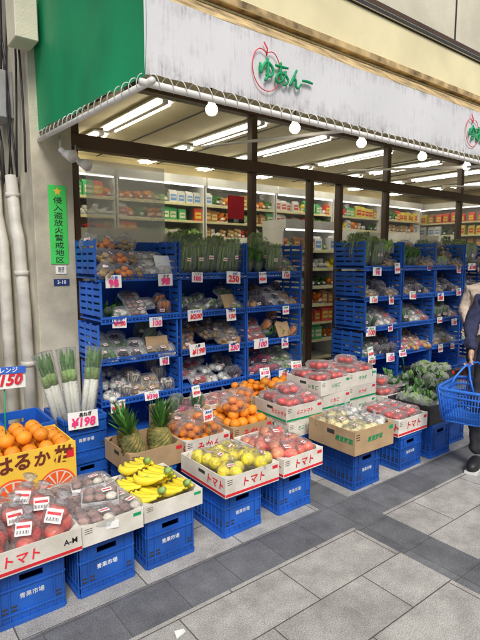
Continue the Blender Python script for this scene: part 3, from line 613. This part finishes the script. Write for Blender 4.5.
stack(1.70,yS,5,.225,[None,['b_tur','tp3','enoki'],['tp0','tp5','cucumber','b_tur'],['spinach','mushroom','tp2','carrot'],['b_pot','b_mand','b_pot','tp2','tp2']])
stack(2.37,yS,5,.225,[None,['tp1','b_tur','eggplant'],['b_oni','b_pot','tp3'],['daikon','daikon','tp4'],['asparagus','asparagus','asparagus']])
stack(3.04,yS,5,.225,[None,['radish','tp4'],['tp1','greens','carrot'],['eggplant','tp5','b_oni'],['spinach','asparagus','b_pot','tp4']])
for i,(a,b_) in enumerate([('eggplant','tp0'),('b_oni','tp1'),('tp2','b_pot'),('b_tom','tp4')]):
    stack(4.30+i*.62,3.34,5,.27,[None,[b_,a],['cucumber','tp2','tp1'],['b_pot','eggplant','tp3'],[('asparagus','spinach','lettuce','asparagus')[i],'b_pot']],w=.60)
for (x,y,z,w_,d_) in [(1.98,3.50,1.56,.20,.16),(1.86,3.46,.95,.18,.12),(2.55,3.45,1.25,.16,.12),(3.2,3.46,.95,.2,.14)]:
    b=B(); b.box(-w_/2,w_/2,-.003,.003,-d_/2,d_/2,kraft if z<1.5 else card); thing('cardboard_divider','small cardboard sheet propped between vegetable packs','cardboard',b.mesh('c'),(x,y,z),(-.4,0,R.uniform(-.3,.3)),'cardboard sheets on the shelves')
b=B()
for i in range(5): b.box(3.98,6.5,3.16+i*.08,3.225+i*.08,.24,.265,wood)
for x in (4.0,5.2,6.4): b.box(x,x+.08,3.16,3.54,0,.239,wood)
thing('wooden_bench','low brown wooden platform under the crate stacks','bench',b.mesh('bench',.003))
for k in range(3):
    b=B()
    for i in range(3): b.box(1.40+k*.67,2.02+k*.67,3.42+i*.14,3.52+i*.14,.19,.22,wood)
    for x in (1.42,1.92): b.box(x+k*.67,x+.08+k*.67,3.42,3.80,0,.189,wood)
    thing('wooden_pallet','small wooden pallet under the shelf crates','pallet',b.mesh('p',.003),group='wooden pallets')
fill(['cabbage','lettuce'],4.02,4.6,3.18,3.5,1.66,4,2)
# ---------- front row
Z=.281
for x in (.54,.885,1.245,1.73,2.16,2.80,3.33): crate(x,2.40 if x<2.5 else 2.33,0,R.uniform(-.03,.03))
carton(.30,.745,2.14,2.6,Z,.11,cart,'トマト',redp,'white tray printed with red lettering holding apple bags',stripe=redp,end='A-M',tx=-.04)
for x,y,r in [(.40,2.26,.2),(.53,2.24,-.1),(.66,2.27,-.3),(.38,2.42,-.1),(.52,2.40,.3),(.65,2.44,.1),(.45,2.53,.1),(.60,2.55,-.2)]: put(P['applebag'],(x,y,Z+.012),(R.uniform(-.25,-.05),R.uniform(-.15,.15),r-.4),R.uniform(.95,1.08))
carton(.75,1.06,2.15,2.66,Z,.10,cart,None,greenp,'white tray of packed shiitake mushrooms')
fill('mushroom',.76,1.05,2.17,2.65,Z+.05,2,4,.25,zj=.012,wob=.12,sc=1.08); fill('mushroom',.80,1.02,2.26,2.60,Z+.105,1,2,.6,wob=.15,sc=1.1)
carton(1.075,1.425,2.17,2.60,Z,.09,cart,None,greenp,'white tray of banana bunches')
for x,y,z,r in [(1.16,2.30,.02,.35),(1.34,2.29,.02,.1),(1.16,2.47,.02,.3),(1.33,2.46,.02,.15),(1.25,2.38,.085,.3),(1.24,2.55,.08,.1)]: put(P['banana'],(x,y,Z+z),(R.uniform(-.06,.06),R.uniform(-.08,.08),r),R.uniform(1.0,1.06))
carton(1.55,1.95,2.13,2.60,Z,.12,cart,'トマト',redp,'white tray printed in red holding bagged yellow citrus',stripe=redp)
fill('b_yellow',1.58,1.93,2.17,2.57,Z+.05,2,3,.9,zj=.04)
carton(1.98,2.33,2.13,2.62,Z,.12,cart,'トマト',redp,'white tray printed in red holding bagged apples',stripe=redp,rz=.02)
fill('b_apple',2.0,2.31,2.17,2.59,Z+.05,2,3,.9,zj=.04)
carton(2.60,3.02,2.08,2.52,Z,.17,kraft,'産直野菜',greenp,'brown cardboard box of pale vegetables in bags',tsz=.04,rz=-.02)
fill(['b_cream','b_cream','b_tur'],2.63,2.99,2.11,2.49,Z+.10,3,3,.8,zj=.03)
carton(3.14,3.52,2.12,2.52,Z,.13,cart,'トマト',redp,'white tray of tomato packs',stripe=redp); fill('b_tom',3.16,3.5,2.15,2.49,Z+.09,2,2,.2,wob=.1)
# ---------- second rows
def base(x,y): crate(x,y,0,0,'blue plastic crate under a produce carton',False)
base(.72,2.93); 
o=carton(.48,.94,2.74,3.1,Z,.30,yell,None,redp,'bright yellow citrus carton printed with orange slices',name='citrus_carton')
for k,(ch,s,x,z) in enumerate([('は',.105,-.16,.235),('る',.10,-.06,.24),('か',.09,.04,.235),('柑',.10,.15,.235)]): obj('printed_lettering',text(ch,s,maro,.03,.1),(x,-.1826,z),(rad(90),rad(-6+k*4),0),o)
b=B()
def disc(cx,cz,r,y,mat,a0=0,a1=math.pi,n=18): b.add([(cx,y,cz)]+[(cx+r*math.cos(a0+(a1-a0)*t/n),y,cz+r*math.sin(a0+(a1-a0)*t/n)*.95) for t in range(n+1)],[(0,i,i+1) for i in range(1,n+1)],mat)
for cx,cz,r in ((-.11,.05,.115),(.12,.06,.105)):
    disc(cx,cz,r,-.1813,orpr); disc(cx,cz,r*.9,-.1816,cart); 
    for k in range(6): a=(k+.5)*math.pi/6; disc(cx+r*.08*math.cos(a),cz+r*.08*math.sin(a),r*.76,-.1819,orpr,a-.22,a+.22,5)
obj('orange_slice_print',b.mesh('p'),(0,0,0),0,o)
for i in range(5):
    for j in range(4): put(P['orange'],(.53+i*.088+(j%2)*.01,2.80+j*.08,Z+.235+R.uniform(0,.01)),R.random()*6)
for i in range(3):
    for j in range(3): put(P['orange'],(.60+i*.09,2.84+j*.085,Z+.305),R.random()*6)
for z in (0,.281): crate(1.16,3.37,z,R.uniform(-.03,.03),'blue plastic crate holding upright leeks')
crate(.83,3.42,0,.05,'blue plastic crate beside the pillar'); crate(.83,3.42,.281,.0,'blue plastic crate beside the pillar')
for x,y,r in [(1.08,3.33,-.24),(1.15,3.32,-.08),(1.22,3.35,.14)]: put(P['leek'],(x,y,.40),(R.uniform(-.04,.06),r,R.uniform(-.3,.3)),R.uniform(1.15,1.24))
price(1.14,3.15,.50,'¥198','長ねぎ',sc=1.4,tilt=.15,col=pinkp); price(.62,2.9,.90,'¥150','オレンジ',sc=1.5,stick=.22,hdr=True,col=redp)
base(1.45,2.93); carton(1.26,1.64,2.72,3.1,Z,.14,kraft,None,lab='brown carton holding pineapples')
for p in [(1.35,2.80),(1.50,2.79),(1.40,2.96),(1.56,2.95)]: put(P['pineapple'],(*p,Z+.03),(R.uniform(-.2,.2),R.uniform(-.25,.25),R.random()*6),1.25)
base(1.84,2.93); carton(1.66,2.02,2.72,3.1,Z,.13,cart,'みかん',redp,'white carton of mandarins printed in red',stripe=redp)
def pile(key,x0,x1,y0,y1,z,nx,ny,L,s):
    for l in range(L):
        for i in range(nx-l):
            for j in range(ny-l): put(P[key],(x0+s*(.5+i+l*.5)+R.uniform(-.008,.008),y0+s*(.5+j+l*.5)+R.uniform(-.008,.008),z+l*s*.7+R.uniform(0,.01)),(R.uniform(-.4,.4),R.uniform(-.4,.4),R.random()*6))
pile('mandarin',1.68,2,2.75,3.08,Z+.07,5,5,1,.066); fill('b_mand',1.69,2.0,2.76,3.06,Z+.11,2,2,1)
base(2.22,2.93); carton(2.05,2.42,2.72,3.1,Z,.14,kraft,'みかん',redp,'cardboard carton heaped with oranges'); pile('orange',2.065,2.4,2.74,3.08,Z+.10,4,4,2,.083); put(P['b_mand'],(2.15,2.86,Z+.22),.4); put(P['b_mand'],(2.32,2.98,Z+.22),1.4)
for x in (1.55,1.9,2.25,2.6,2.95,3.3): crate(x,3.22,0,0,'blue plastic crate in the second tier',False)
for i,(x0,kk,la) in enumerate([(1.73,['cucumber','radish'],'cucumber and radish packs'),(2.08,['b_apple'],'bagged red apples'),(2.43,'M','mandarins'),(2.78,'M','oranges'),(3.13,['greens','spinach'],'leafy greens')]):
    carton(x0,x0+.34,3.05,3.37,Z,.22,cart if i%2 else kraft,['野菜','りんご','みかん','いよ柑','小松菜'][i],redp,'cardboard carton of '+la,tsz=.05)
    if kk=='M': pile('mandarin',x0+.01,x0+.33,3.06,3.36,Z+.18,4,4,2,.078) if i==2 else fill('orange',x0+.02,x0+.32,3.08,3.34,Z+.19,3,3)
    else: fill(kk,x0+.02,x0+.32,3.08,3.34,Z+.13,3,2,tilt=.2)
for x0,y0,n,tx in [(2.46,2.60,2,'ミニトマト'),(2.86,2.66,3,'いちご'),(3.26,2.70,3,'サラダ'),(3.64,2.62,1,'なす')]:
    base(x0+.19,y0+.2)
    for k in range(n): carton(x0,x0+.37,y0,y0+.38,Z+k*.122,.12,cart,tx,greenp if k%2==0 else redp,'stacked white produce carton with coloured lettering',tsz=.035,stripe=greenp if k%2 else None,rz=R.uniform(-.04,.04))
    fill('b_tom',x0+.01,x0+.36,y0+.02,y0+.36,Z+(n-1)*.122+.085,2,2,.15,wob=.08,sc=1.0); fill('b_tom',x0+.08,x0+.3,y0+.1,y0+.3,Z+(n-1)*.122+.155,1,1,.5,wob=.1)
blk=M('black_crate',(.03,.03,.035),.5)
for x,y,k in [(3.74,2.32,['lettuce','greens','b_tur']),(4.12,2.4,['greens','tp4','lettuce']),(4.5,2.75,['lettuce','greens']),(4.05,2.85,['greens','b_tur']),(4.88,2.95,['lettuce'])]:
    base(x,y); carton(x-.18,x+.18,y-.2,y+.2,Z,.16,blk,None,lab='black tray full of bagged leafy vegetables',name='vegetable_tray'); fill(k,x-.15,x+.15,y-.16,y+.16,Z+.07,3,3,3)
for a in [(1.62,3.10,.62,'¥398','パイン'),(2.62,3.04,.66,'¥100','みかん'),(2.98,3.04,.66,'¥250','オレンジ'),(3.5,2.66,.76,'¥150','きゅうり'),(4.4,2.95,.62,'¥150','小松菜'),(1.95,3.03,.60,'¥298','みかん'),(1.80,2.66,.54,'380','黄金柑')]:
    price(*a,stick=.16,rz=R.uniform(-.3,.2),tilt=R.uniform(.05,.3),sc=R.uniform(.75,1.0))
b=B(); b.add([(0,0,.003),(.05,.01,.006),(.055,.035,.003),(.01,.04,.010)],[(0,1,2,3)],card); thing('paper_scrap','small white paper scrap on the pavement','litter',b.mesh('scrap'),(.98,1.70,0))
# ---------- people
def skin(pts,edges,rr,sub=2,fold=0):
    me=bpy.data.meshes.new('s'); me.from_pydata(pts,edges,[]); o=bpy.data.objects.new('s',me); COL.objects.link(o)
    o.modifiers.new('s','SKIN'); 
    for i,r in enumerate(rr):
        sv=me.skin_vertices[0].data[i]; sv.radius=(r,r) if not hasattr(r,'__len__') else r; sv.use_root=(i==0)
    m=o.modifiers.new('u','SUBSURF'); m.levels=sub; m.render_levels=sub
    dg=bpy.context.evaluated_depsgraph_get(); r=bpy.data.meshes.new_from_object(o.evaluated_get(dg)); bpy.data.objects.remove(o)
    if fold:
        for v in r.vertices:
            if v.co.z<1.39: v.co+=v.normal*fold*(noise.noise(Vector((v.co.x*9,v.co.y*9,v.co.z*16)))+.6*noise.noise(v.co*26))
    for p in r.polygons: p.use_smooth=True
    return r
skinm=M('skin',(.60,.37,.27),.5,.08,20); navy=M('navy_cloth',(.025,.03,.075),.85,.3,30,.6,25); dkc=M('dark_trousers',(.03,.03,.035),.9,.3,30,.5,30); beige=M('beige_cloth',(.58,.48,.40),.9,.15,30,.5,30); hairm=M('dark_hair',(.03,.022,.018),.6,.4,60); ghair=M('grey_hair',(.12,.11,.10),.6,.3,60)
def person(loc,rz,top,bot,hair,sc,lab,handL,elL,handR,elR,stride=.12):
    pts=[(0,0,.90),(0,0,1.05),(0,-.005,1.20),(0,0,1.33),(0,0,1.40),(0,-.01,1.45),(0,-.02,1.51),(0,-.02,1.58),(0,-.01,1.64),
     (.09,0,.84),(.10,-.03+stride*.4,.47),(.10,.02+stride*.8,.10),(-.09,0,.84),(-.10,-.05-stride*.6,.47),(-.10,.02-stride,.10),
     (.16,.0,1.31),elL,handL,(-.16,0,1.31),elR,handR]
    ed=[(0,1),(1,2),(2,3),(3,4),(4,5),(5,6),(6,7),(7,8),(0,9),(9,10),(10,11),(0,12),(12,13),(13,14),(3,15),(15,16),(16,17),(3,18),(18,19),(19,20)]
    rr=[(.16,.13),(.15,.12),(.17,.13),(.12,.09),.05,.05,.072,.083,.055,.105,.075,.052,.105,.075,.052,.075,.06,.036,.075,.06,.036]
    me=skin(pts,ed,rr,3,.014)
    for m in (top,bot,skinm): me.materials.append(m)
    for p in me.polygons:
        c=p.center; arm=abs(c.x)>.16 and c.z>.80
        p.material_index=2 if c.z>1.405 else (1 if c.z<.82 and not arm else 0)
    o=thing('person',lab,'person',me,loc,rz,None,sc)
    b=B(); b.sph((0,.018,1.60),(.098,.105,.092),hair,18,12,.1,30); b.sph((0,.07,1.53),(.08,.05,.09),hair,14,9,.1,30); b.sph((0,-.06,1.635),(.07,.045,.035),hair,14,9,.2,30)
    for s in (-1,1): b.sph((s*.08,.02,1.56),(.022,.055,.07),hair,10,8,.2,30)
    obj('hair',b.mesh('hair'),(0,0,0),0,o)
    b=B(); b.tube([(0,-.098,1.575),(0,-.118,1.54),(0,-.10,1.533)],[.008,.014,.008],skinm,8); obj('nose',b.mesh('f'),(0,0,0),0,o)
    for s in (-1,1): 
        b=B(); b.sph((s*.092,-.02,1.545),(.010,.02,.028),skinm,8,6); obj('ear',b.mesh('f'),(0,0,0),0,o)
        b=B(); b.sph((s*.032,-.094,1.572),(.012,.007,.007),blackp,8,6); obj('eye',b.mesh('f'),(0,0,0),0,o)
    b=B(); b.sph((0,-.098,1.505),(.022,.005,.005),M('lips',(.4,.12,.1),.5),8,6); obj('mouth',b.mesh('e'),(0,0,0),0,o)
    for a in (11,14):
        x,y,z=pts[a]; b=B(); b.sph((x,y-.06,.045),(.048,.13,.05),black,16,9,e=.8); b.box(x-.045,x+.045,y-.18,y+.06,0.001,.02,foam); obj('shoe',b.mesh('shoe'),(0,0,0),0,o)
    def hand(w,par,curl):
        w=Vector(w); q=[w,w+Vector((0,-.01,-.05)),w+Vector((0,-.015,-.09))]; me=skin([tuple(v) for v in q],[(0,1),(1,2)],[.028,(.018,.036),(.016,.038)])
        me.materials.append(skinm); obj('palm',me,(0,0,0),0,par)
        for i in range(5):
            yo=(i-1.5)*.018; L=[.03,.034,.032,.026][min(i,3)]
            if i<4: p0=w+Vector((0,yo-.012,-.085)); f=[p0,p0+Vector((.006,0,-L)),p0+Vector((.006+curl*.028,0,-L-.014)),p0+Vector((curl*.045,0,-L+.004))]
            else: p0=w+Vector((0,-.035,-.045)); f=[p0,p0+Vector((.01,-.02,-.02)),p0+Vector((.02+curl*.01,-.022,-.05)),p0+Vector((.026,-.012,-.068))]
            me=skin([tuple(v) for v in f],[(0,1),(1,2),(2,3)],[.010,.009,.0085,.007]); me.materials.append(skinm); obj('finger' if i<4 else 'thumb',me,(0,0,0),0,par)
    hand(handL,o,1); hand(handR,o,-1)
    return o
person((3.93,1.77,0),rad(-75),navy,dkc,hairm,.98,'person in navy jacket and dark trousers holding a blue basket',(.21,-.10,.86),(.22,.02,1.06),(-.150,-.31,.965),(-.22,-.10,1.09),.20)
person((5.46,2.66,0),rad(-60),beige,dkc,ghair,.97,'person in beige coat standing at the vegetable stall',(.2,-.25,.95),(.23,-.02,1.08),(-.2,-.28,.98),(-.23,-.03,1.08))
def basket(loc,rz):
    b=B(); W,D,H=.25,.17,.25; E=.28
    pw=lambda x:math.copysign(abs(x)**E,x)
    def ring(z,k,r): 
        p=[(pw(math.cos(2*math.pi*i/64))*W*k,pw(math.sin(2*math.pi*i/64))*D*k,z) for i in range(65)]
        b.tube(p,r,blue2,6)
    for z,k,r in [(.004,.80,.006),(.05,.84,.004),(.10,.88,.004),(.15,.92,.004),(.195,.96,.008),(.245,1,.013)]: ring(z,k,r)
    for i in range(22):
        for s in (-1,1):
            t=-1+2*(i+.5)/22
            b.tube([(t*W*.78,s*D*.8,.004),(t*W*.96,s*D,.245)],.0042,blue2,5)
            if i<15: u=-1+2*(i+.5)/15; b.tube([(s*W*.8,u*D*.76,.004),(s*W,u*D*.95,.245)],.0042,blue2,5)
    b.box(-W*.78,W*.78,-D*.78,D*.78,.002,.007,blue2)
    o=thing('shopping_basket','bright blue plastic shopping basket carried by hand','basket',b.mesh('basket'),loc,rz)
    for s in (-1,1): b=B(); b.tube([(-W*.9,s*D*.5,.245),(-W*.8,s*.05,.34),(-W*.45,s*.015,.405),(0,s*.008,.415),(W*.45,s*.015,.405),(W*.8,s*.05,.34),(W*.9,s*D*.5,.245)],.007,blue2,8); obj('handle',b.mesh('h'),(0,0,0),0,o)
basket((3.60,1.83,.425),rad(12))
# ---------- light & camera
w=bpy.data.worlds.new('World'); S.world=w; w.use_nodes=True; nt=w.node_tree; sk=nt.nodes.new('ShaderNodeTexSky'); sk.sky_type='NISHITA'; sk.sun_disc=False; sk.sun_elevation=rad(48); sk.sun_rotation=rad(205); sk.dust_density=3
hs=nt.nodes.new('ShaderNodeHueSaturation'); hs.inputs['Saturation'].default_value=.5; hs.inputs['Value'].default_value=1.0
nt.links.new(sk.outputs[0],hs.inputs['Color']); nt.links.new(hs.outputs[0],nt.nodes['Background'].inputs[0]); nt.nodes['Background'].inputs[1].default_value=.14
ld=bpy.data.lights.new('Sun','SUN'); ld.energy=2.3; ld.angle=rad(22); ld.color=(1,.95,.87); lo=bpy.data.objects.new('Sun',ld); COL.objects.link(lo)
el,az=rad(48),rad(205); d=Vector((math.sin(az)*math.cos(el),math.cos(az)*math.cos(el),math.sin(el))); lo.rotation_euler=d.to_track_quat('Z','Y').to_euler()
cd=bpy.data.cameras.new('Camera'); cd.lens=28.1; cd.sensor_width=36; cd.clip_end=1000; cd.clip_start=.05; co=bpy.data.objects.new('Camera',cd); COL.objects.link(co)
co.location=(0,0,1.6); co.rotation_euler=(rad(90-6.84),0,rad(-37.8)); S.camera=co
